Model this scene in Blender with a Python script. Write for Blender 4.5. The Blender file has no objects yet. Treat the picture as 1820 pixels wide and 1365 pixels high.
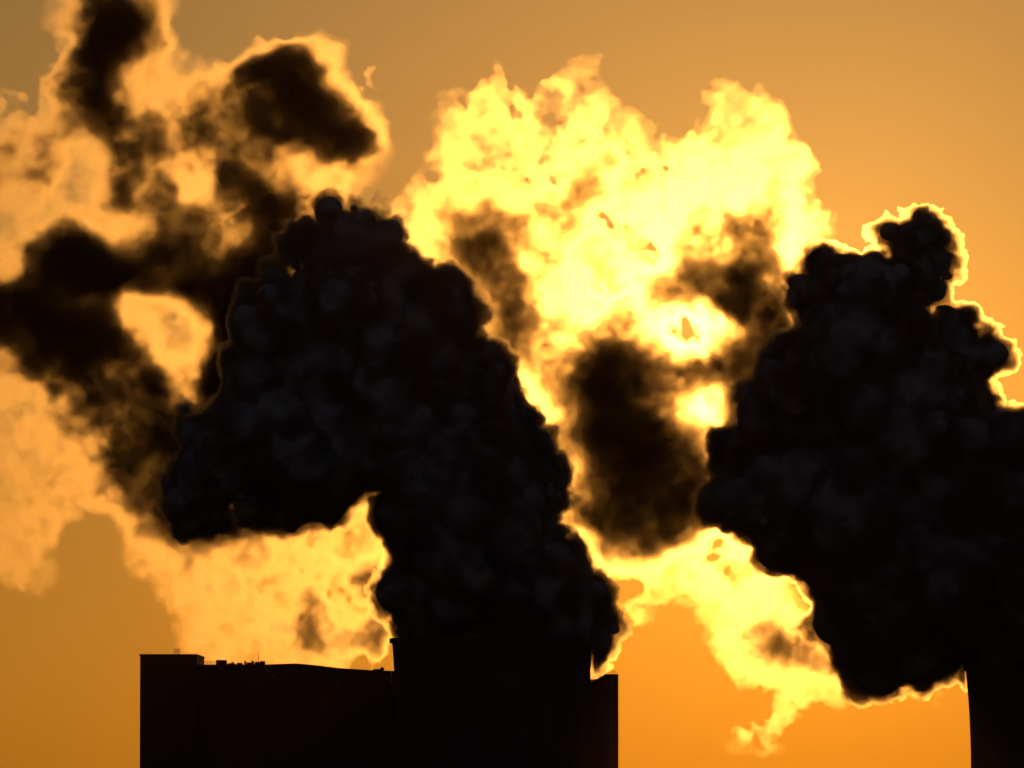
import bpy, math, random
import numpy as np
from mathutils import Vector, Matrix

R = math.radians
C = bpy.context.scene.collection
scene = bpy.context.scene

# ------------------------------------------------------------------ camera, sky, sun, exposure
CAM_Z = 82.0                       # a spoil heap overlooking the plant
F_PX = 12480.0                     # focal length in units of a 1820 px wide picture
HORIZON = 1375.0
PITCH = math.atan((HORIZON - 682.5) / F_PX)
cd = bpy.data.cameras.new("camera")
cam = bpy.data.objects.new("camera", cd)
C.objects.link(cam)
cam.location = (0, 0, CAM_Z)
cam.rotation_euler = (R(90) + PITCH, 0, 0)
cd.sensor_width = 36
cd.lens = 36 * F_PX / 1820
cd.clip_start = 1
cd.clip_end = 60000
scene.camera = cam

SUN_U, SUN_V = 1300.0, 640.0
SUN_EL = PITCH + (682.5 - SUN_V) / F_PX
SUN_AZ = (SUN_U - 910) / F_PX       # to the right of +Y

SKY_STRENGTH = 0.035
SUN_STRENGTH = 1.35
EXPOSURE = -2.5
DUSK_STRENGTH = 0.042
GLOW_W = 480 / F_PX
GLOW_STRENGTH = 7.9
GLOW = [(1.0, 0.26, 0.0), (1.0, 0.31, 0.012), (1.0, 0.385, 0.044), (1.0, 0.46, 0.09)]

world = bpy.data.worlds.new("World")
scene.world = world
world.use_nodes = True
nt = world.node_tree
nt.nodes.clear()
out = nt.nodes.new("ShaderNodeOutputWorld")
bg = nt.nodes.new("ShaderNodeBackground")
sky = nt.nodes.new("ShaderNodeTexSky")
sky.sky_type = 'NISHITA'
sky.sun_disc = False
sky.sun_elevation = SUN_EL
sky.sun_rotation = SUN_AZ
sky.altitude = 80
sky.air_density = 1.0
sky.dust_density = 1.2
sky.ozone_density = 1.5
bg.inputs["Strength"].default_value = SKY_STRENGTH
nt.links.new(sky.outputs[0], bg.inputs[0])


def wmath(op, a, b=None):
    n = nt.nodes.new("ShaderNodeMath")
    n.operation = op
    for i, x in enumerate((a, b)):
        if x is None:
            continue
        if isinstance(x, (int, float)):
            n.inputs[i].default_value = x
        else:
            nt.links.new(x, n.inputs[i])
    return n.outputs[0]


# the glow of the dusty air round the low sun: falls off with the angle to the sun, redder towards the horizon
sdir = Vector((math.sin(SUN_AZ) * math.cos(SUN_EL), math.cos(SUN_AZ) * math.cos(SUN_EL), math.sin(SUN_EL)))
tc = nt.nodes.new("ShaderNodeTexCoord")
vd = nt.nodes.new("ShaderNodeVectorMath"); vd.operation = 'DISTANCE'
nrm = nt.nodes.new("ShaderNodeVectorMath"); nrm.operation = 'NORMALIZE'
nt.links.new(tc.outputs["Generated"], nrm.inputs[0])
nt.links.new(nrm.outputs[0], vd.inputs[0])
GLOW_AZ, GLOW_EL = (1430 - 910) / F_PX, PITCH + (682.5 - 780) / F_PX          # low, where the dusty air is thickest
vd.inputs[1].default_value = (math.sin(GLOW_AZ) * math.cos(GLOW_EL), math.cos(GLOW_AZ) * math.cos(GLOW_EL), math.sin(GLOW_EL))
ang = vd.outputs["Value"]                                   # chord length, about the angle in radians
fall = wmath('ADD', wmath('EXPONENT', wmath('MULTIPLY', ang, -1 / GLOW_W)), wmath('MULTIPLY', wmath('EXPONENT', wmath('MULTIPLY', ang, -1 / 0.35)), 0.115))
sx = nt.nodes.new("ShaderNodeSeparateXYZ")
nt.links.new(nrm.outputs[0], sx.inputs[0])
rampf = wmath('MULTIPLY', sx.outputs[2], 1 / 0.12)
ramp = nt.nodes.new("ShaderNodeValToRGB")
nt.links.new(rampf, ramp.inputs[0])
el = ramp.color_ramp.elements
el[0].position = 0.0; el[0].color = (*GLOW[0], 1)
el[1].position = 1.0; el[1].color = (*GLOW[-1], 1)
for pos, c in ((0.25, GLOW[1]), (0.6, GLOW[2])):
    e = el.new(pos); e.color = (*c, 1)
bg2 = nt.nodes.new("ShaderNodeBackground")
nt.links.new(ramp.outputs[0], bg2.inputs[0])
nt.links.new(wmath('MULTIPLY', fall, GLOW_STRENGTH), bg2.inputs[1])
add = nt.nodes.new("ShaderNodeAddShader")
nt.links.new(bg.outputs[0], add.inputs[0])
nt.links.new(bg2.outputs[0], add.inputs[1])
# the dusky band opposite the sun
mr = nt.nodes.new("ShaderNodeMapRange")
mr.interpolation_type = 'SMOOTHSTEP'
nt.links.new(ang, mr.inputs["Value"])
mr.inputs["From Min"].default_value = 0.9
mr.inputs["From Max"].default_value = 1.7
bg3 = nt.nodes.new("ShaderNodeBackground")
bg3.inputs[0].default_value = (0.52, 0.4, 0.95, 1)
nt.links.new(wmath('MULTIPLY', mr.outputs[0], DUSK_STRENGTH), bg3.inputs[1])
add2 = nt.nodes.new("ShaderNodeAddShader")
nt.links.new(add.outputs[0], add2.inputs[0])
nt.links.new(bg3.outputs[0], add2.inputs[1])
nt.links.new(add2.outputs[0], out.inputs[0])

sd = bpy.data.lights.new("sun", 'SUN')
sd.energy = SUN_STRENGTH
sd.angle = R(0.5)
sd.color = (1.0, 0.37, 0.05)
sun = bpy.data.objects.new("sun", sd)
C.objects.link(sun)
sun.rotation_euler = sdir.to_track_quat('Z', 'Y').to_euler()
sun.location = (0, 0, 400)

vs = scene.view_settings
scene.display_settings.display_device = 'sRGB'
vs.view_transform = 'Standard'
vs.look = 'None'
vs.exposure = EXPOSURE
vs.gamma = 1.0

cy = scene.cycles
cy.max_bounces = 6
cy.diffuse_bounces = 2
cy.glossy_bounces = 1
cy.volume_bounces = 2
cy.transparent_max_bounces = 256
cy.use_denoising = True
try:
    cy.denoiser = 'OPENIMAGEDENOISE'
except Exception:
    pass
cy.caustics_reflective = False
cy.caustics_refractive = False
scene.render.film_transparent = False

# ------------------------------------------------------------------ placing helpers
_cam_m = Matrix.Translation((0, 0, CAM_Z)) @ Matrix.Rotation(R(90) + PITCH, 4, 'X')


def at(u, v, Y):
    """the point of the vertical plane at distance Y that lies in the direction (u, v)"""
    d = _cam_m.to_3x3() @ Vector(((u - 910) / F_PX, (682.5 - v) / F_PX, -1))
    k = Y / d.y
    return Vector((d.x * k, Y, CAM_Z + d.z * k))


# ------------------------------------------------------------------ tags
def tag(o, label=None, cat=None, group=None, kind=None):
    if label: o['label'] = label
    if cat: o['category'] = cat
    if group: o['group'] = group
    if kind: o['kind'] = kind
    return o


def empty(name, loc):
    o = bpy.data.objects.new(name, None)
    C.objects.link(o)
    o.location = loc
    return o


def mesh_obj(name, verts, faces, mat=None, parent=None, origin=(0, 0, 0), smooth=False):
    me = bpy.data.meshes.new(name)
    if isinstance(verts, np.ndarray):
        n, q = len(verts), len(faces)
        me.vertices.add(n)
        me.vertices.foreach_set("co", verts.astype(np.float32).ravel())
        me.loops.add(q * 4)
        me.loops.foreach_set("vertex_index", faces.astype(np.int32).ravel())
        me.polygons.add(q)
        me.polygons.foreach_set("loop_start", np.arange(0, q * 4, 4, dtype=np.int32))
        me.update(calc_edges=True)
    else:
        me.from_pydata([tuple(v) for v in verts], [], faces)
        me.update()
    o = bpy.data.objects.new(name, me)
    C.objects.link(o)
    if mat: me.materials.append(mat)
    if parent is not None:
        o.parent = parent
    o.location = origin
    return o


# ------------------------------------------------------------------ volume grids (numpy)
def interp_axis(a, n_out, pos, axis):
    """cubic b-spline upsampling of lattice a along an axis at positions pos"""
    i = np.floor(pos).astype(np.int64)
    f = (pos - i).astype(np.float32)
    w = [(1 - f) ** 3 / 6, (3 * f ** 3 - 6 * f ** 2 + 4) / 6, (-3 * f ** 3 + 3 * f ** 2 + 3 * f + 1) / 6, f ** 3 / 6]
    shp = [1, 1, 1]
    shp[axis] = n_out
    res = None
    for k in range(4):
        t = np.take(a, i + k, axis=axis) * w[k].reshape(shp)
        res = t if res is None else res + t
    return res


def noise(shape, h, scale, rng, stretch=1.0):
    """smooth value noise, unit variance or so, feature size scale (px) on a grid of pitch h (px)"""
    pos, dims = [], []
    for k, n in enumerate(shape):
        p = np.arange(n) * h / (scale * (stretch if k == 2 else 1)) + rng.random()
        pos.append(p)
        dims.append(int(p[-1]) + 5)
    a = rng.standard_normal(dims).astype(np.float32)
    for ax in (2, 0, 1) if False else (0, 1, 2):
        a = interp_axis(a, shape[ax], pos[ax], ax)
    return a * 1.9


def fbm(shape, h, scale, octaves, gain, rng, billow=False, stretch=1.0, keep=False):
    tot = np.zeros(shape, np.float32)
    amp, norm = 1.0, 0.0
    for k in range(octaves):
        if scale < h * 1.3:
            break
        n = noise(shape, h, scale, rng, stretch)
        if billow:
            n = 0.9 - 1.6 * np.abs(n)
        tot += amp * n
        if k == 1:
            fbm.coarse = tot.copy() if keep else None
        norm += amp * amp
        amp *= gain
        scale *= 0.5
    if keep:
        fbm.coarse /= math.sqrt(norm)
    return tot / math.sqrt(norm)


def grow(blobs, rng, gens=2, n=16, ratio=0.42, minr=5):
    """cauliflower: smaller puffs half sunk into the surface of every bigger one"""
    allb, cur = list(blobs), list(blobs)
    for g in range(gens):
        nxt = []
        for (x, y, w, r) in cur:
            rr = r * ratio
            if rr < minr:
                continue
            m = n if g == 0 else max(6, n // 2)
            for _ in range(m):
                d = rng.standard_normal(3)
                d /= np.linalg.norm(d)
                q = rr * (0.4 + 1.0 * rng.random() ** 1.5)
                k = r * (0.81 + 0.1 * rng.random())
                nxt.append((x + d[0] * k, y + d[1] * k, w + d[2] * k, q))
        allb += nxt
        cur = nxt
        if g == 0:
            grow.first = len(allb)
    return allb


def stamp(blobs, lo, shape, h, pad):
    f = np.full(shape, pad, np.float32)
    for (x, y, w, r) in blobs:
        c = (x, y, w)
        sl, ax = [], []
        ok = True
        for k in range(3):
            a = max(0, int((c[k] - r - pad - lo[k]) / h))
            b = min(shape[k], int((c[k] + r + pad - lo[k]) / h) + 2)
            if a >= b:
                ok = False
                break
            sl.append(slice(a, b))
            ax.append((lo[k] + np.arange(a, b) * h - c[k]).astype(np.float32) ** 2)
        if not ok:
            continue
        d = np.sqrt(ax[0][:, None, None] + ax[1][None, :, None] + ax[2][None, None, :]) - np.float32(r)
        v = f[tuple(sl)]
        np.minimum(v, d, out=v)
    return f


def surface_net(f):
    """closed quad mesh of f = 0 (f < 0 inside); vertices in grid units"""
    f[0], f[-1] = 9, 9
    f[:, 0], f[:, -1] = 9, 9
    f[:, :, 0], f[:, :, -1] = 9, 9
    ins = f < 0
    nx, ny, nz = f.shape
    cnt = np.zeros((nx - 1, ny - 1, nz - 1), np.uint8)
    for i in (0, 1):
        for j in (0, 1):
            for k in (0, 1):
                cnt += ins[i:nx - 1 + i, j:ny - 1 + j, k:nz - 1 + k]
    mixed = (cnt > 0) & (cnt < 8)
    ci = np.argwhere(mixed)
    n = len(ci)
    idx = np.full(mixed.shape, -1, np.int32)
    idx[mixed] = np.arange(n, dtype=np.int32)
    cv = {}
    for i in (0, 1):
        for j in (0, 1):
            for k in (0, 1):
                cv[(i, j, k)] = f[ci[:, 0] + i, ci[:, 1] + j, ci[:, 2] + k]
    acc = np.zeros((n, 3), np.float32)
    num = np.zeros(n, np.float32)
    corners = list(cv)
    for a in corners:
        for ax in range(3):
            if a[ax]:
                continue
            b = list(a); b[ax] = 1; b = tuple(b)
            va, vb = cv[a], cv[b]
            m = (va < 0) != (vb < 0)
            t = np.where(m, va / np.where(va == vb, 1, va - vb), 0)
            p = np.tile(np.array(a, np.float32), (n, 1))
            p[:, ax] = t
            acc += p * m[:, None]
            num += m
    verts = ci + acc / num[:, None]
    quads = []
    for ax in range(3):
        s0 = [slice(None)] * 3; s1 = [slice(None)] * 3
        s0[ax] = slice(0, -1); s1[ax] = slice(1, None)
        a, b = ins[tuple(s0)], ins[tuple(s1)]
        e = np.argwhere(a != b)
        flip = a[e[:, 0], e[:, 1], e[:, 2]]
        o1, o2 = [(1, 2), (2, 0), (0, 1)][ax]
        q = []
        for d1, d2 in ((0, 0), (1, 0), (1, 1), (0, 1)):
            c = e.copy()
            c[:, o1] -= d1
            c[:, o2] -= d2
            q.append(idx[c[:, 0], c[:, 1], c[:, 2]])
        q = np.stack(q, 1)
        # a cell's lower corner is the edge's grid point minus (d1, d2)
        q[flip] = q[flip][:, ::-1]           # (the axes are swapped when placed)
        quads.append(q)
    return verts, np.concatenate(quads)


# ------------------------------------------------------------------ materials
def droplet_surface(t, o, share):
    """the outermost droplets, lit like any matt white surface: a share of what meets the cloud's skin"""
    d = t.nodes.new("ShaderNodeBsdfDiffuse")
    d.inputs[0].default_value = (0.82, 0.82, 0.82, 1)
    if share >= 1:
        t.links.new(d.outputs[0], o.inputs["Surface"])
        return
    tr = t.nodes.new("ShaderNodeBsdfTransparent")
    mx = t.nodes.new("ShaderNodeMixShader")
    mx.inputs[0].default_value = share
    t.links.new(tr.outputs[0], mx.inputs[1])
    t.links.new(d.outputs[0], mx.inputs[2])
    t.links.new(mx.outputs[0], o.inputs["Surface"])


def core_mat():
    m = bpy.data.materials.new("dense_steam")
    m.use_nodes = True
    t = m.node_tree
    t.nodes.clear()
    o = t.nodes.new("ShaderNodeOutputMaterial")
    droplet_surface(t, o, 1)
    return m


def steam_mat(name, sigma, g=0.9, color=(0.97, 0.97, 0.97), iso=0.0, skin=0.0):
    m = bpy.data.materials.new(name)
    m.use_nodes = True
    t = m.node_tree
    t.nodes.clear()
    o = t.nodes.new("ShaderNodeOutputMaterial")
    v = t.nodes.new("ShaderNodeVolumeScatter")
    v.inputs["Color"].default_value = (*color, 1)
    v.inputs["Density"].default_value = sigma * (1 - iso)
    v.inputs["Anisotropy"].default_value = g
    last = v.outputs[0]
    if iso > 0:
        v2 = t.nodes.new("ShaderNodeVolumeScatter")
        v2.inputs["Color"].default_value = (*color, 1)
        v2.inputs["Density"].default_value = sigma * iso
        v2.inputs["Anisotropy"].default_value = 0.0
        ad = t.nodes.new("ShaderNodeAddShader")
        t.links.new(last, ad.inputs[0]); t.links.new(v2.outputs[0], ad.inputs[1])
        last = ad.outputs[0]
    t.links.new(last, o.inputs["Volume"])
    if skin > 0:
        droplet_surface(t, o, skin)
    return m


def principled(name, col, rough=0.85, noise_amt=0.3, scale=0.05):
    m = bpy.data.materials.new(name)
    m.use_nodes = True
    t = m.node_tree
    b = t.nodes["Principled BSDF"]
    b.inputs["Roughness"].default_value = rough
    tc = t.nodes.new("ShaderNodeTexCoord")
    mp = t.nodes.new("ShaderNodeMapping")
    mp.inputs["Scale"].default_value = (1, 1, 0.25)
    nz = t.nodes.new("ShaderNodeTexNoise")
    nz.inputs["Scale"].default_value = scale
    nz.inputs["Detail"].default_value = 8
    rp = t.nodes.new("ShaderNodeValToRGB")
    rp.color_ramp.elements[0].position = 0.3
    rp.color_ramp.elements[1].position = 0.7
    rp.color_ramp.elements[0].color = (*[c * (1 - noise_amt) for c in col], 1)
    rp.color_ramp.elements[1].color = (*[min(1, c * (1 + noise_amt)) for c in col], 1)
    t.links.new(tc.outputs["Object"], mp.inputs[0])
    t.links.new(mp.outputs[0], nz.inputs["Vector"])
    t.links.new(nz.outputs[0], rp.inputs[0])
    t.links.new(rp.outputs[0], b.inputs["Base Color"])
    return m


M_concrete = principled("weathered_concrete", (0.10, 0.09, 0.085))
M_clad = principled("metal_cladding", (0.09, 0.085, 0.085), 0.7)
M_dark = principled("dark_metal", (0.08, 0.08, 0.085), 0.6)
M_letter = principled("letter_paint", (0.05, 0.06, 0.12), 0.5)
M_soil = principled("soil_grass", (0.07, 0.09, 0.04), 0.95, 0.4, 0.01)


# ------------------------------------------------------------------ plumes
G_STEAM = 0.97
def plume(name, label, D, layers, seed, depth, parts_names=None, cat="steam plume", h=3.5, flat=0.8, base=None, clip=None, group=None):
    """layers: list of dicts blobs [(u, v, r[, w])], tau (optical depth per 100 px), kind, amp, scale..."""
    rng = np.random.default_rng(seed)
    S = D / F_PX                                   # metres per px at this distance
    root = None
    ou, ov = base
    origin = at(ou, ov, D)
    for li, L in enumerate(layers):
        hh = L.get('h', h)
        bl = []
        for b in L['blobs']:
            x, y, r = b[:3]
            w = b[3] if len(b) > 3 else rng.uniform(-1, 1) * depth * L.get('spread', 1.0)
            bl.append((x, -y, w, r * L.get('fit', 1.0)))
        amp, scale = L.get('amp', 10), L.get('scale', 60)
        g = grow(bl, rng, L.get('gens', 2), L.get('n', 16), L.get('ratio', 0.42), L.get('minr', 6))
        pad = amp * 1.9 + 2 * hh + max([0] + [o for o, _ in L.get('levels', [])])
        arr = np.array(g)
        lo = (arr[:, :3] - arr[:, 3:4]).min(0) - pad
        hi = (arr[:, :3] + arr[:, 3:4]).max(0) + pad
        lo[0] = max(lo[0], -260); hi[0] = min(hi[0], 2100)
        lo[1] = max(lo[1], -1480); hi[1] = min(hi[1], 150)
        shape = tuple(int(np.ceil((hi[k] - lo[k]) / hh)) + 1 for k in range(3))
        f = stamp(g, lo, shape, hh, pad)
        if amp > 0:
            far = f >= pad * 0.97                 # no stray islands away from the puffs
            f += amp * fbm(shape, hh, scale, L.get('oct', 5), L.get('gain', 0.55), rng, L.get('billow', False), keep=True)
            f[far] = pad
            del far
        if clip is not None:
            uu = (lo[0] + np.arange(shape[0]) * hh)[:, None, None]
            vv_ = -(lo[1] + np.arange(shape[1]) * hh)[None, :, None]
            np.maximum(f, np.minimum(np.minimum(uu - clip[0], clip[1] - uu), vv_ - clip[2]).astype(np.float32), out=f)
        levels = L.get('levels', [(0.0, 1.0)])
        for k, (off, mul) in enumerate(levels):
            if mul > 50:                              # the opaque heart: only the large billows, sunk under the outer shells
                fc = stamp(g[:grow.first], lo, shape, hh, pad) + amp * fbm.coarse + off
                V, Q = surface_net(np.maximum(fc, f + off * 0.7))
            else:
                V, Q = surface_net(f + off if off else f.copy())
            if len(Q) == 0:
                continue
            P = np.empty((len(V), 3))
            U = lo[0] + V[:, 0] * hh
            W = lo[2] + V[:, 2] * hh
            VV = lo[1] + V[:, 1] * hh
            P[:, 0] = (U - ou) * S
            P[:, 1] = W * S
            P[:, 2] = (VV + ov) * S
            nm = name if root is None else L.get('name', 'steam_core')
            o = mesh_obj(nm, P, Q, steam_mat("steam", L['tau'] * mul / 100 / S, L.get('g', G_STEAM), iso=L.get('iso', 0.05), skin=0.01 if root is None else 0) if mul < 50 else core_mat(), root, origin if root is None else (0, 0, 0))
            if mul > 50:
                o.data.polygons.foreach_set('use_smooth', [True] * len(o.data.polygons))
            if root is None:
                root = o
                tag(o, label, cat, group)
    return root

D1, D2 = 2500.0, 3060.0            # left and right cooling tower
DC, DU = 3260.0, 2720.0

# --- dense plume of the left tower
A_solid = [(800, 1060, 105, 0), (900, 1050, 125, 0), (985, 1080, 105, 0), (1035, 1105, 66, 0), (768, 1095, 64, 0), (752, 1035, 44, 0), (756, 1135, 44, 0),
           (850, 960, 135), (950, 970, 66), (880, 860, 118), (962, 856, 62, 0), (800, 850, 130), (905, 790, 60), (780, 740, 120), (830, 690, 70),
           (700, 775, 122), (840, 640, 62), (745, 610, 105), (660, 550, 100), (560, 600, 80), (615, 430, 75), (560, 440, 60), (575, 500, 48), (650, 410, 32),
           (660, 480, 40), (705, 520, 40), (600, 700, 150), (760, 530, 24), (860, 600, 20),
           (560, 808, 118), (480, 872, 58), (500, 700, 110), (430, 800, 95), (362, 850, 74), (330, 725, 24), (335, 765, 30), (360, 900, 50), (440, 905, 44),
           (520, 892, 52), (600, 872, 46), (500, 560, 80)]
plume("steam_plume", "thick nearly black steam plume rising from the left cooling tower and bending left", D1, [
    dict(blobs=A_solid, tau=14, amp=13, scale=70, gens=2, n=26, ratio=0.43, minr=8, h=2.8, iso=0.15, gain=.76, oct=6, fit=.985, levels=[(0, .45), (5, .6), (13, 99)]),
], 11, 60, base=(875, 1150), clip=(700, 1050, 1146))

# --- dense plume of the right tower
B_solid = [(1632, 432, 60, 0), (1640, 404, 38, 0), (1625, 478, 58, 0), (1590, 415, 28, 0), (1665, 470, 34, 0), (1500, 505, 66), (1425, 512, 30), (1560, 520, 70), (1470, 450, 18, 0), (1520, 630, 105), (1640, 640, 88),
           (1700, 655, 82), (1740, 690, 40, 0), (1600, 760, 145), (1440, 720, 100), (1392, 820, 98), (1432, 900, 108), (1560, 920, 165),
           (1750, 880, 130), (1850, 860, 120), (1760, 770, 50), (1700, 1000, 160), (1850, 1050, 180), (1530, 1050, 95), (1600, 1110, 105),
           (1650, 1128, 72, 50), (1790, 1100, 78, 80), (1540, 1150, 40), (1340, 700, 36), (1330, 900, 60), (1900, 1150, 100), (1860, 780, 60), (1482, 990, 82)]
plume("steam_plume", "huge nearly black steam plume filling the right edge above the right cooling tower", D2, [
    dict(blobs=B_solid, tau=14, amp=13, scale=70, gens=2, n=26, ratio=0.43, minr=8, h=2.8, iso=0.15, gain=.76, oct=6, fit=.985, levels=[(0, .45), (5, .6), (13, 99)]),
], 23, 70, base=(1890, 1200), clip=(1722, 2100, 1196))

# --- the translucent clouds: how thick the steam stands over each 35 px cell (0 open sky, 1-2 thin and
#     sunlit, 3-4 brownish, 5-6 too thick for the sun), filled out in depth with turbulent folds
LEFT = """
0012454210000000000000
0023565320000000000000
0013564321001233210000
0014553321235566520000
1124543223445666530000
2224554344445666652100
2234454555444566665200
3343244554333445554210
3342234443245432222310
2332255453255543222110
2222245543345554320000
2244223344435554300000
2466544555455555300000
2566666545556666500000
5666666666666666500000
6666532223466666500000
5666542222356666500000
3566655222466666000000
3465665532466600000000
3223555543566000000000
2222455535366000000000
2222335556666000000000
2222235556666000000000
2222245556666000000000
2222233556666000000000
2221223466666666643000
2221002255555444432300
2220002234432352222200
2210001223222232324400
1200000122222223334600
0000000022222235423500
0000000012222334323500
0000000001222434545500
0000000001222242223300
0000000000111111111000
""".split()
RIGHT = """
0000000000000000000000000000000
0000000000000000000000000000000
0000000000000000000000000000000
0000001122121000000000000000000
0000012223320000012210000000000
0000122332222100112222000000000
0000223222222211222222100000000
0001233232222222222322210000000
0001232222222222222232210000000
0112233333344222332222100000000
0122334454554222333333221000000
0222345554432222343443221000000
0023345544322222333343221000000
0023345543222223565543210000000
0003345653322234566665200000000
0003344653333434456666400000000
0000234555444432233456600000000
0000023553335543334456600000000
0000002344456655566666600000000
0000000234456655443556600000000
0000000234556654322566600000000
0000000234566665545666600000000
0000000034566666553660000000000
0000000004566666554666000000000
0000000004566666654566000000000
0000000004566666653566000000000
0000000004566666543456000000000
0000000000335555432223000000000
0000000000023332222220000000000
0000000000002222222223000000000
0000000000000222222332000000000
0000000000000110012333300000000
0000000000000000012343433000000
0000000000000000001234333320000
0000000000000000000123333222100
0000000000000000000122222111221
0000000000000000000002212000000
0000000000000000000122100000000
0000000000000000000121000000000
""".split()
T_VEIL = np.array([-34, 4, 32, 50, 64, 80, 96], np.float32)
T_DARK = np.array([-90, -58, -30, 8, 42, 68, 92], np.float32)


def map_clouds(rows, col0, D, seed, pieces, h=3.0, amp=26.0, tau_v=0.45, tau_d=1.0, dark=0.0):
    """pieces: (name, label, category, (u, v) base, function of (u, v) giving >0 where the piece is)"""
    rng = np.random.default_rng(seed)
    S = D / F_PX
    nr, nc = len(rows), max(len(r) for r in rows)
    A = np.array([[int(c) for c in r.ljust(nc, '0')] for r in rows])
    A = np.pad(A, 3)
    left = [r[0] for r in rows] if col0 == 0 else None
    if left:                                        # the cloud runs on beyond the picture's left edge
        for k in (0, 1, 2):
            A[3:-3, k] = [int(c) for c in left]
    c0, r0 = col0 - 3, -3
    A[:3] = A[3] if True else 0
    u = np.arange((c0 + 1.5) * 35, (c0 + nc + 4.5) * 35, h)
    v = np.arange(max(-60, (r0 + 1.5) * 35), (r0 + nr + 4.5) * 35, h)
    W = 190.0
    w = np.arange(-W, W, h)
    shape = (len(u), len(v), len(w))

    def up(T):
        a = T[A].T[:, :, None]                       # (cols, rows, 1)
        a = interp_axis(a, len(u), (u - (c0 + 0.5) * 35) / 35 - 1 + 0.0, 0)
        a = interp_axis(a, len(v), (v - (r0 + 0.5) * 35) / 35 - 1 + 0.0, 1)
        return a
    Tv, Td = up(T_VEIL), up(T_DARK + np.float32(dark))
    rw = np.random.default_rng(seed + 5)
    two = (len(u), len(v), 1)
    du = (15 * noise(two, h, 75, rw) + 9 * noise(two, h, 32, rw) + 5 * noise(two, h, 15, rw))[:, :, 0]
    dv = (15 * noise(two, h, 75, rw) + 9 * noise(two, h, 32, rw) + 5 * noise(two, h, 15, rw))[:, :, 0]
    iu = np.clip(np.arange(len(u))[:, None] + np.rint(du / h).astype(int), 0, len(u) - 1)
    iv = np.clip(np.arange(len(v))[None, :] + np.rint(dv / h).astype(int), 0, len(v) - 1)
    Tv, Td = Tv[iu, iv], Td[iu, iv]
    wc = 34 * noise((len(u), len(v), 1), h, 170, rng)
    n = amp * fbm(shape, h, 110, 7, 0.83, rng, stretch=2.0)
    n2 = 0.5 * n + 1.1 * amp * fbm(shape, h, 85, 7, 0.8, rng, stretch=2.0)
    dist = np.abs(w[None, None, :].astype(np.float32) - wc)
    fv = dist - Tv
    fd = dist - Td
    # rounded in depth: the outer part of each fold is narrower
    n *= np.clip((36 - fv) / 26, 0, 1)
    fv += n
    fd += n2
    del n, n2, dist
    UU, VV = u[:, None, None].astype(np.float32), v[None, :, None].astype(np.float32)
    wa, wb = 24 * noise(shape, h, 60, rng), 24 * noise(shape, h, 60, rng)
    for (name, label, cat, base, where) in pieces:
        ou, ov = base
        origin = at(ou, ov, D)
        root, kk = None, 0
        for nm, f, lv in ((name, fv, [(0, tau_v), (16, tau_v), (34, tau_v * 1.3)]), ('steam_core', fd, [(-38, tau_d * .5), (-25, tau_d * .6), (-12, tau_d * .8), (0, tau_d), (12, tau_d * 1.4), (25, tau_d * 2)])):
            for off, tau in lv:
                # where two clouds meet, every shell ends along a fold of its own
                cut = -where(UU, VV + wa * math.cos(kk * 1.3) + wb * math.sin(kk * 1.3)).astype(np.float32) + 0.3
                g = f + off if f is fv else np.maximum(np.maximum(f, fv) + off, fv + 1.0 + 3.0 * (kk - 3))      # dense parts stay inside the veil
                V, Q = surface_net(np.maximum(g, cut))
                kk += 1
                if len(Q) == 0:
                    continue
                P = np.empty((len(V), 3))
                P[:, 0] = (u[0] + V[:, 0] * h - ou) * S
                P[:, 1] = (w[0] + V[:, 2] * h) * S
                P[:, 2] = -(v[0] + V[:, 1] * h - ov) * S
                # v runs downwards here, so the winding turns round
                o = mesh_obj(nm if root is None else 'steam_core', P, Q[:, ::-1], steam_mat("steam", tau / 100 / S, G_STEAM, iso=0.04, skin=0.01 if root is None else 0), root, origin if root is None else (0, 0, 0))
                if root is None:
                    root = o
                    tag(o, label, cat)


def arm_top(u):
    return np.interp(u, [-200, 30, 120, 300, 420, 520, 900], [330, 400, 385, 395, 365, 330, 330])


def arm_low(u):
    return np.interp(u, [-200, 0, 120, 160, 200, 245, 300, 450, 560, 640, 900], [650, 660, 690, 720, 800, 880, 955, 955, 950, 900, 880])


map_clouds(LEFT, 0, DU, 101, [
    ("steam_cloud", "torn steam cloud at the upper left, dark patches inside a golden rim", "steam cloud", (330, 300),
     lambda U, V: arm_top(U) - V),
    ("steam_cloud", "dark ragged arm of steam reaching the left edge around a bright hole", "steam cloud", (200, 600),
     lambda U, V: np.minimum(V - arm_top(U), arm_low(U) - V)),
    ("steam_bank", "low golden steam drifting over the boiler house roof to the left edge", "steam cloud", (450, 1100),
     lambda U, V: V - arm_low(U)),
], tau_v=0.36, tau_d=1.2, dark=11)
map_clouds(RIGHT, 18, DC, 137, [
    ("steam_plume", "sunlit yellow and white steam cloud with brown patches between the two dark plumes", "steam plume", (1100, 900),
     lambda U, V: 985 - V + 0 * U),
    ("steam_wisp", "bright ragged steam wisp trailing down below the gap between the dark plumes", "steam wisp", (1380, 1200),
     lambda U, V: V - 985 + 0 * U),
], tau_v=0.23, tau_d=1.1, dark=8)

# --- tiny detached shred
plume("steam_wisp", "tiny detached shred of steam in open sky beside the upper left cloud", DU, [
    dict(blobs=[(655, 150, 9, 0), (652, 135, 6, 0), (659, 122, 4, 0), (645, 158, 6, 0), (640, 165, 4, 0), (668, 160, 4, 0)], tau=1.6, amp=5, scale=14, gens=1, n=6, h=1.6, minr=2),
], 71, 5, base=(655, 160), cat="steam wisp")


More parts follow.
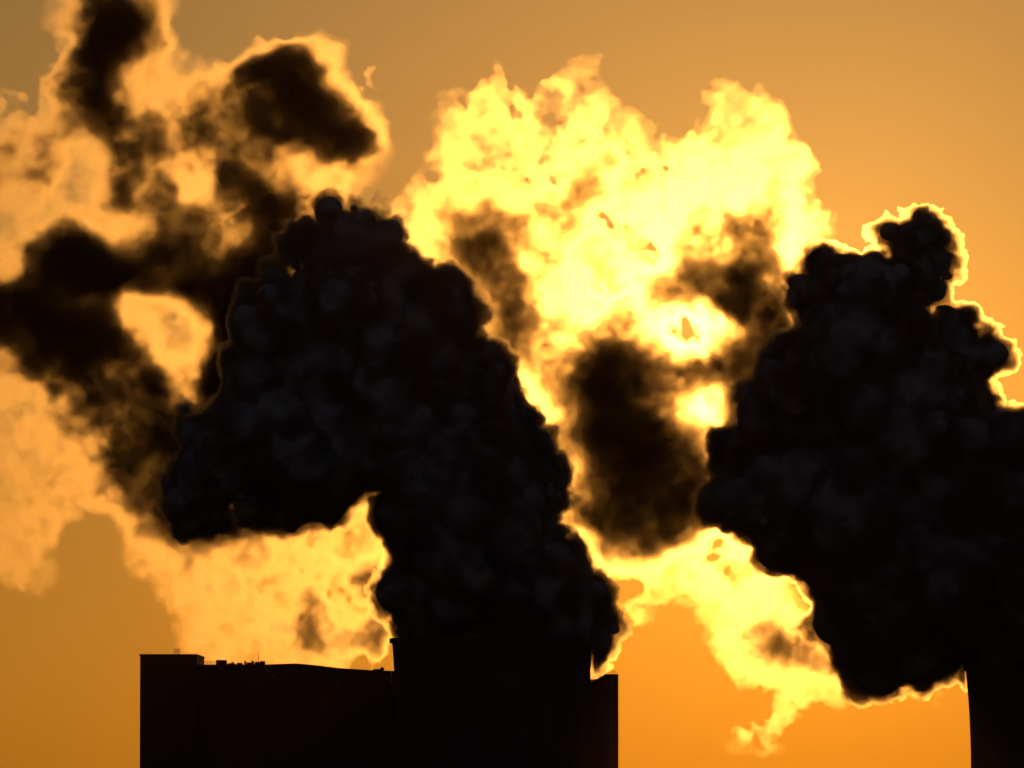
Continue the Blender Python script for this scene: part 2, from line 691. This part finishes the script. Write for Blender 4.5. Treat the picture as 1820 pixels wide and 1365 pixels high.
# ------------------------------------------------------------------ towers
def cooling_tower(name, label, u, v_rim, D, half_px):
    S = D / F_PX
    top = at(u, v_rim, D)
    H = top.z
    r_rim = half_px * S
    root = empty(name, (top.x, D, 0))
    tag(root, label, "cooling tower", "cooling towers of the power station")
    n, rings, prof = 96, 60, []
    zt, rt = H * 0.66, r_rim * 0.95
    a = rt / math.sqrt((r_rim / rt) ** 2 - 1) if r_rim > rt else 1
    bt = (H - zt) / math.sqrt((r_rim / rt) ** 2 - 1)
    bb = zt / math.sqrt(1.62 ** 2 - 1)
    for i in range(rings + 1):
        z = 9 + (H - 9) * i / rings
        b = bt if z > zt else bb
        prof.append((rt * math.sqrt(1 + ((z - zt) / b) ** 2), z))
    vv, ff = [], []
    full = prof + [(r, z) for r, z in reversed([(p[0] - 0.5, p[1]) for p in prof])]
    for r, z in full:
        for k in range(n):
            an = 2 * math.pi * k / n
            rr = r + (0.12 if k % 2 else 0)          # meridional ribs
            vv.append((rr * math.cos(an), rr * math.sin(an), z))
    m = len(full)
    for i in range(m):
        for k in range(n):
            ff.append((i * n + k, i * n + (k + 1) % n, ((i + 1) % m) * n + (k + 1) % n, ((i + 1) % m) * n + k))
    mesh_obj("shell", vv, ff, M_concrete, root)
    # rim lip
    vv, ff = [], []
    sec = [(r_rim + 0.2, H - 1.6), (r_rim + 1.0, H - 1.3), (r_rim + 1.0, H + 0.25), (r_rim - 0.8, H + 0.25), (r_rim - 0.8, H + 0.02), (r_rim + 0.2, H + 0.02)]
    for r, z in sec:
        for k in range(n):
            an = 2 * math.pi * k / n
            vv.append((r * math.cos(an), r * math.sin(an), z))
    m = len(sec)
    for i in range(m):
        for k in range(n):
            ff.append((i * n + k, i * n + (k + 1) % n, ((i + 1) % m) * n + (k + 1) % n, ((i + 1) % m) * n + k))
    mesh_obj("rim", vv, ff, M_concrete, root)
    # raking columns under the shell
    r0 = prof[0][0]
    vv, ff = [], []
    for k in range(48):
        a0 = 2 * math.pi * k / 48
        for s in (-1, 1):
            a1 = a0 + s * math.pi / 48
            p, q = Vector((r0 * math.cos(a1), r0 * math.sin(a1), 9.6)), Vector(((r0 + 3) * math.cos(a0), (r0 + 3) * math.sin(a0), 0))
            t = (q - p).normalized()
            x = t.cross(Vector((0, 0, 1))).normalized() * 0.45
            y = t.cross(x).normalized() * 0.45
            b = len(vv)
            for c in (p, q):
                vv += [c + x + y, c - x + y, c - x - y, c + x - y]
            ff += [(b, b + 1, b + 5, b + 4), (b + 1, b + 2, b + 6, b + 5), (b + 2, b + 3, b + 7, b + 6), (b + 3, b, b + 4, b + 7), (b + 3, b + 2, b + 1, b), (b + 4, b + 5, b + 6, b + 7)]
    mesh_obj("column_ring", vv, ff, M_concrete, root)
    return root


cooling_tower("cooling_tower", "left concrete cooling tower with flared rim standing before the boiler house", 875, 1136, D1, 178)
cooling_tower("cooling_tower", "right concrete cooling tower cut off by the picture edge", 1895, 1186, D2, 178)


# ------------------------------------------------------------------ boiler houses
class MB:
    def __init__(s):
        s.v, s.f = [], []

    def box(s, a, b):
        (x0, y0, z0), (x1, y1, z1) = a, b
        k = len(s.v)
        s.v += [(x0, y0, z0), (x1, y0, z0), (x1, y1, z0), (x0, y1, z0), (x0, y0, z1), (x1, y0, z1), (x1, y1, z1), (x0, y1, z1)]
        s.f += [(k, k + 3, k + 2, k + 1), (k + 4, k + 5, k + 6, k + 7), (k, k + 1, k + 5, k + 4), (k + 1, k + 2, k + 6, k + 5), (k + 2, k + 3, k + 7, k + 6), (k + 3, k, k + 4, k + 7)]

    def pxbox(s, u0, u1, v0, v1, D, y0, y1, o):
        """box whose front spans those picture columns and rows; v1 None reaches the ground"""
        a, b = at(u0, v0, D + y0), at(u1, v0, D + y0)
        zb = 0 if v1 is None else at(u0, v1, D + y0).z
        s.box((a.x - o[0], D + y0 - o[1], zb), (b.x - o[0], D + y1 - o[1], a.z))

    def build(s, name, mat, parent):
        return mesh_obj(name, s.v, s.f, mat, parent)


DB = 2542.0
o = (at(400, 1300, DB).x, DB)
bh = empty("boiler_house", (o[0], o[1], 0))
tag(bh, "tall black boiler house with a higher stair tower at its left end", "power station building")
b = MB(); b.pxbox(350, 471, 1181, None, DB, 8, 95, o); b.build("main_block", M_clad, bh)
b = MB(); b.pxbox(249, 350, 1164, None, DB, 0, 60, o); b.build("stair_tower", M_clad, bh)
b = MB(); b.pxbox(471, 1000, 1216, None, DB, 14, 60, o); b.build("low_block", M_clad, bh)
b = MB(); b.pxbox(1000, 1099, 1198, None, DB, 4, 80, o); b.build("rear_block", M_clad, bh)
b = MB(); b.pxbox(247.5, 351, 1162.5, 1165.5, DB, -0.5, 60.5, o); b.build("parapet", M_dark, bh)
b = MB(); b.pxbox(384, 402, 1173, 1182, DB, 12, 20, o); b.build("roof_vent", M_dark, bh)
b = MB(); b.pxbox(340, 350, 1168, 1182, DB, -2, -0.4, o); b.build("louvre_box", M_dark, bh)
b = MB()
for u in (310, 313, 316, 319):
    b.pxbox(u - .4, u + .4, 1154, 1163, DB, 3, 3.3, o)
b.pxbox(309.6, 319.4, 1153.4, 1154.4, DB, 3, 3.3, o)
b.pxbox(309.6, 319.4, 1157.4, 1158.2, DB, 2.9, 3.2, o)
b.build("ladder_railing", M_dark, bh)
rnd = random.Random(5)
for (u, w, hh) in [(404, 14, 2.2), (411, 3, 4.5), (421, 9, 3), (434, 2.5, 6), (438, 13, 3.6), (447, 3, 6.5), (453, 8, 4.6), (462, 8, 6)]:
    b = MB(); b.pxbox(u, u + w, 1181 - hh, 1182, DB, 20 + rnd.random() * 8, 34, o)
    b.build("roof_unit", M_dark, bh)
    b = MB(); b.pxbox(u + w * .3, u + w * .3 + .6, 1181 - hh - 2.5, 1181.2 - hh, DB, 29, 29.3, o); b.build("antenna", M_dark, bh)
# coal conveyor heads and ducts standing on the low block
for k, (u, w, v) in enumerate([(471, 14, 1196), (485, 10, 1205), (566, 12, 1210), (574, 16, 1203), (590, 9, 1207), (612, 14, 1211), (640, 20, 1206),
                               (655, 11, 1197), (663, 18, 1189), (676, 5, 1186), (681, 14, 1194)]):
    b = MB(); b.pxbox(u, u + w, v, 1217, DB, 16 + k * 1.3, 40 + k, o)
    b.build("duct_housing", M_dark, bh)
b = MB()
for k in range(31):
    u = 253 + k * 3.2
    b.pxbox(u, u + .7, 1167, None, DB, -0.25, 0, o)
b.build("cladding_rib", M_clad, bh)

def rail(u0, u1, v0, y, step, name="handrail"):
    m = MB()
    n = int((u1 - u0) / step)
    for k in range(n + 1):
        u = u0 + (u1 - u0) * k / n
        m.pxbox(u - .25, u + .25, v0 - 5.5, v0 + 0.5, DB, y, y + .1, o)
    m.pxbox(u0, u1, v0 - 5.8, v0 - 5.2, DB, y - .02, y + .12, o)
    m.pxbox(u0, u1, v0 - 2.9, v0 - 2.4, DB, y - .02, y + .12, o)
    m.build(name, M_dark, bh)


rail(353, 383, 1181, 9, 5)
rail(1004, 1095, 1198, 6, 6)
b = MB(); b.pxbox(459, 460, 1160, 1182, DB, 25, 25.3, o); b.build("mast", M_dark, bh)
b = MB(); b.pxbox(1070, 1071.2, 1186, 1199, DB, 12, 12.3, o); b.build("mast", M_dark, bh)
for u in (262, 276, 290, 330):
    b = MB()
    b.pxbox(u, u + 6, 1236, 1372, DB, -0.32, -0.1, o)
    b.build("window_strip", M_dark, bh)

# company letters on the stair tower
cu = bpy.data.curves.new("wall_lettering", 'FONT')
cu.body = "RWE"
cu.extrude = 0.15
cu.align_x = 'LEFT'
tmp = bpy.data.objects.new("tmp", cu)
C.objects.link(tmp)
dg = bpy.context.evaluated_depsgraph_get()
me = bpy.data.meshes.new_from_object(tmp.evaluated_get(dg))
xs = [v.co.x for v in me.vertices]; ys = [v.co.y for v in me.vertices]
p0, p1 = at(257, 1222, DB - 0.7), at(297, 1212, DB - 0.7)
for v in me.vertices:
    x = (v.co.x - min(xs)) / (max(xs) - min(xs)) * (p1.x - p0.x) + p0.x - o[0]
    z = (v.co.y - min(ys)) / (max(ys) - min(ys)) * (p1.z - p0.z) + p0.z
    v.co = Vector((x, -0.45 - v.co.z * 0.8, z))
bpy.data.objects.remove(tmp)
me.materials.append(M_letter)
lo_ = bpy.data.objects.new("wall_lettering", me)
C.objects.link(lo_)
lo_.parent = bh

# hall with a curved roof behind
DH = 2612.0
oh = (at(600, 1300, DH).x, DH)
hall = empty("turbine_hall", (oh[0], oh[1], 0))
tag(hall, "dark hall with a low curved roof between the boiler house and the left cooling tower", "power station building")
pts = [(440, 1184), (475, 1182), (525, 1180), (560, 1183), (600, 1188), (660, 1192), (720, 1194)]
pts2 = []
for i in range(len(pts) - 1):
    for k in range(4):
        t = k / 4
        pts2.append((pts[i][0] * (1 - t) + pts[i + 1][0] * t, pts[i][1] * (1 - t) + pts[i + 1][1] * t))
pts2.append(pts[-1])
vv, ff = [], []
for (u, v) in pts2:
    p = at(u, v - 1, DH)
    vv += [(p.x - oh[0], 0, 0), (p.x - oh[0], 0, p.z), (p.x - oh[0], 44, p.z), (p.x - oh[0], 44, 0)]
for i in range(len(pts2) - 1):
    a, c = i * 4, i * 4 + 4
    ff += [(a, c, c + 1, a + 1), (a + 2, c + 2, c + 3, a + 3), (a + 3, c + 3, c, a)]
k = (len(pts2) - 1) * 4
ff += [(0, 1, 2, 3), (k, k + 3, k + 2, k + 1)]
mesh_obj("wall", vv, ff, M_clad, hall)
vv, ff = [], []
for (u, v) in pts2:
    p = at(u, v, DH)
    vv += [(p.x - oh[0], -1, p.z - 0.3), (p.x - oh[0], -1, p.z + 0.1), (p.x - oh[0], 45, p.z + 0.1), (p.x - oh[0], 45, p.z - 0.3)]
for i in range(len(pts2) - 1):
    a, c = i * 4, i * 4 + 4
    for j in range(4):
        ff.append((a + j, c + j, c + (j + 1) % 4, a + (j + 1) % 4))
ff += [(0, 1, 2, 3), (k, k + 3, k + 2, k + 1)]
mesh_obj("roof", vv, ff, M_dark, hall)

# ------------------------------------------------------------------ terrain
vv, ff = [], []
ns = 81
rr = np.sign(np.linspace(-1, 1, ns)) * np.abs(np.linspace(-1, 1, ns)) ** 2.2 * 30000
for y in rr:
    for x in rr:
        vv.append((x, y, 80.2 * math.exp(-(x * x + y * y) / (2 * 260 ** 2)) - 0.02 if abs(x) < 3000 and abs(y) < 3000 else -0.02))
for j in range(ns - 1):
    for i in range(ns - 1):
        a = j * ns + i
        ff.append((a, a + 1, a + ns + 1, a + ns))
g = mesh_obj("ground", vv, ff, M_soil)
g['kind'] = 'structure'

# ------------------------------------------------------------------ haze
b = MB()
b.box((-2200, -60, -1.2), (2200, 5200, 620))
hz = b.build("haze", None, None)
hm = bpy.data.materials.new("haze_air")
hm.use_nodes = True
t = hm.node_tree
t.nodes.clear()
ho = t.nodes.new("ShaderNodeOutputMaterial")
pv = t.nodes.new("ShaderNodeVolumePrincipled")
pv.inputs["Color"].default_value = (1.0, 0.75, 0.7, 1)
pv.inputs["Density"].default_value = 0.45e-5
pv.inputs["Anisotropy"].default_value = 0.9
t.links.new(pv.outputs[0], ho.inputs["Volume"])
hz.data.materials.append(hm)
hz['kind'] = 'stuff'
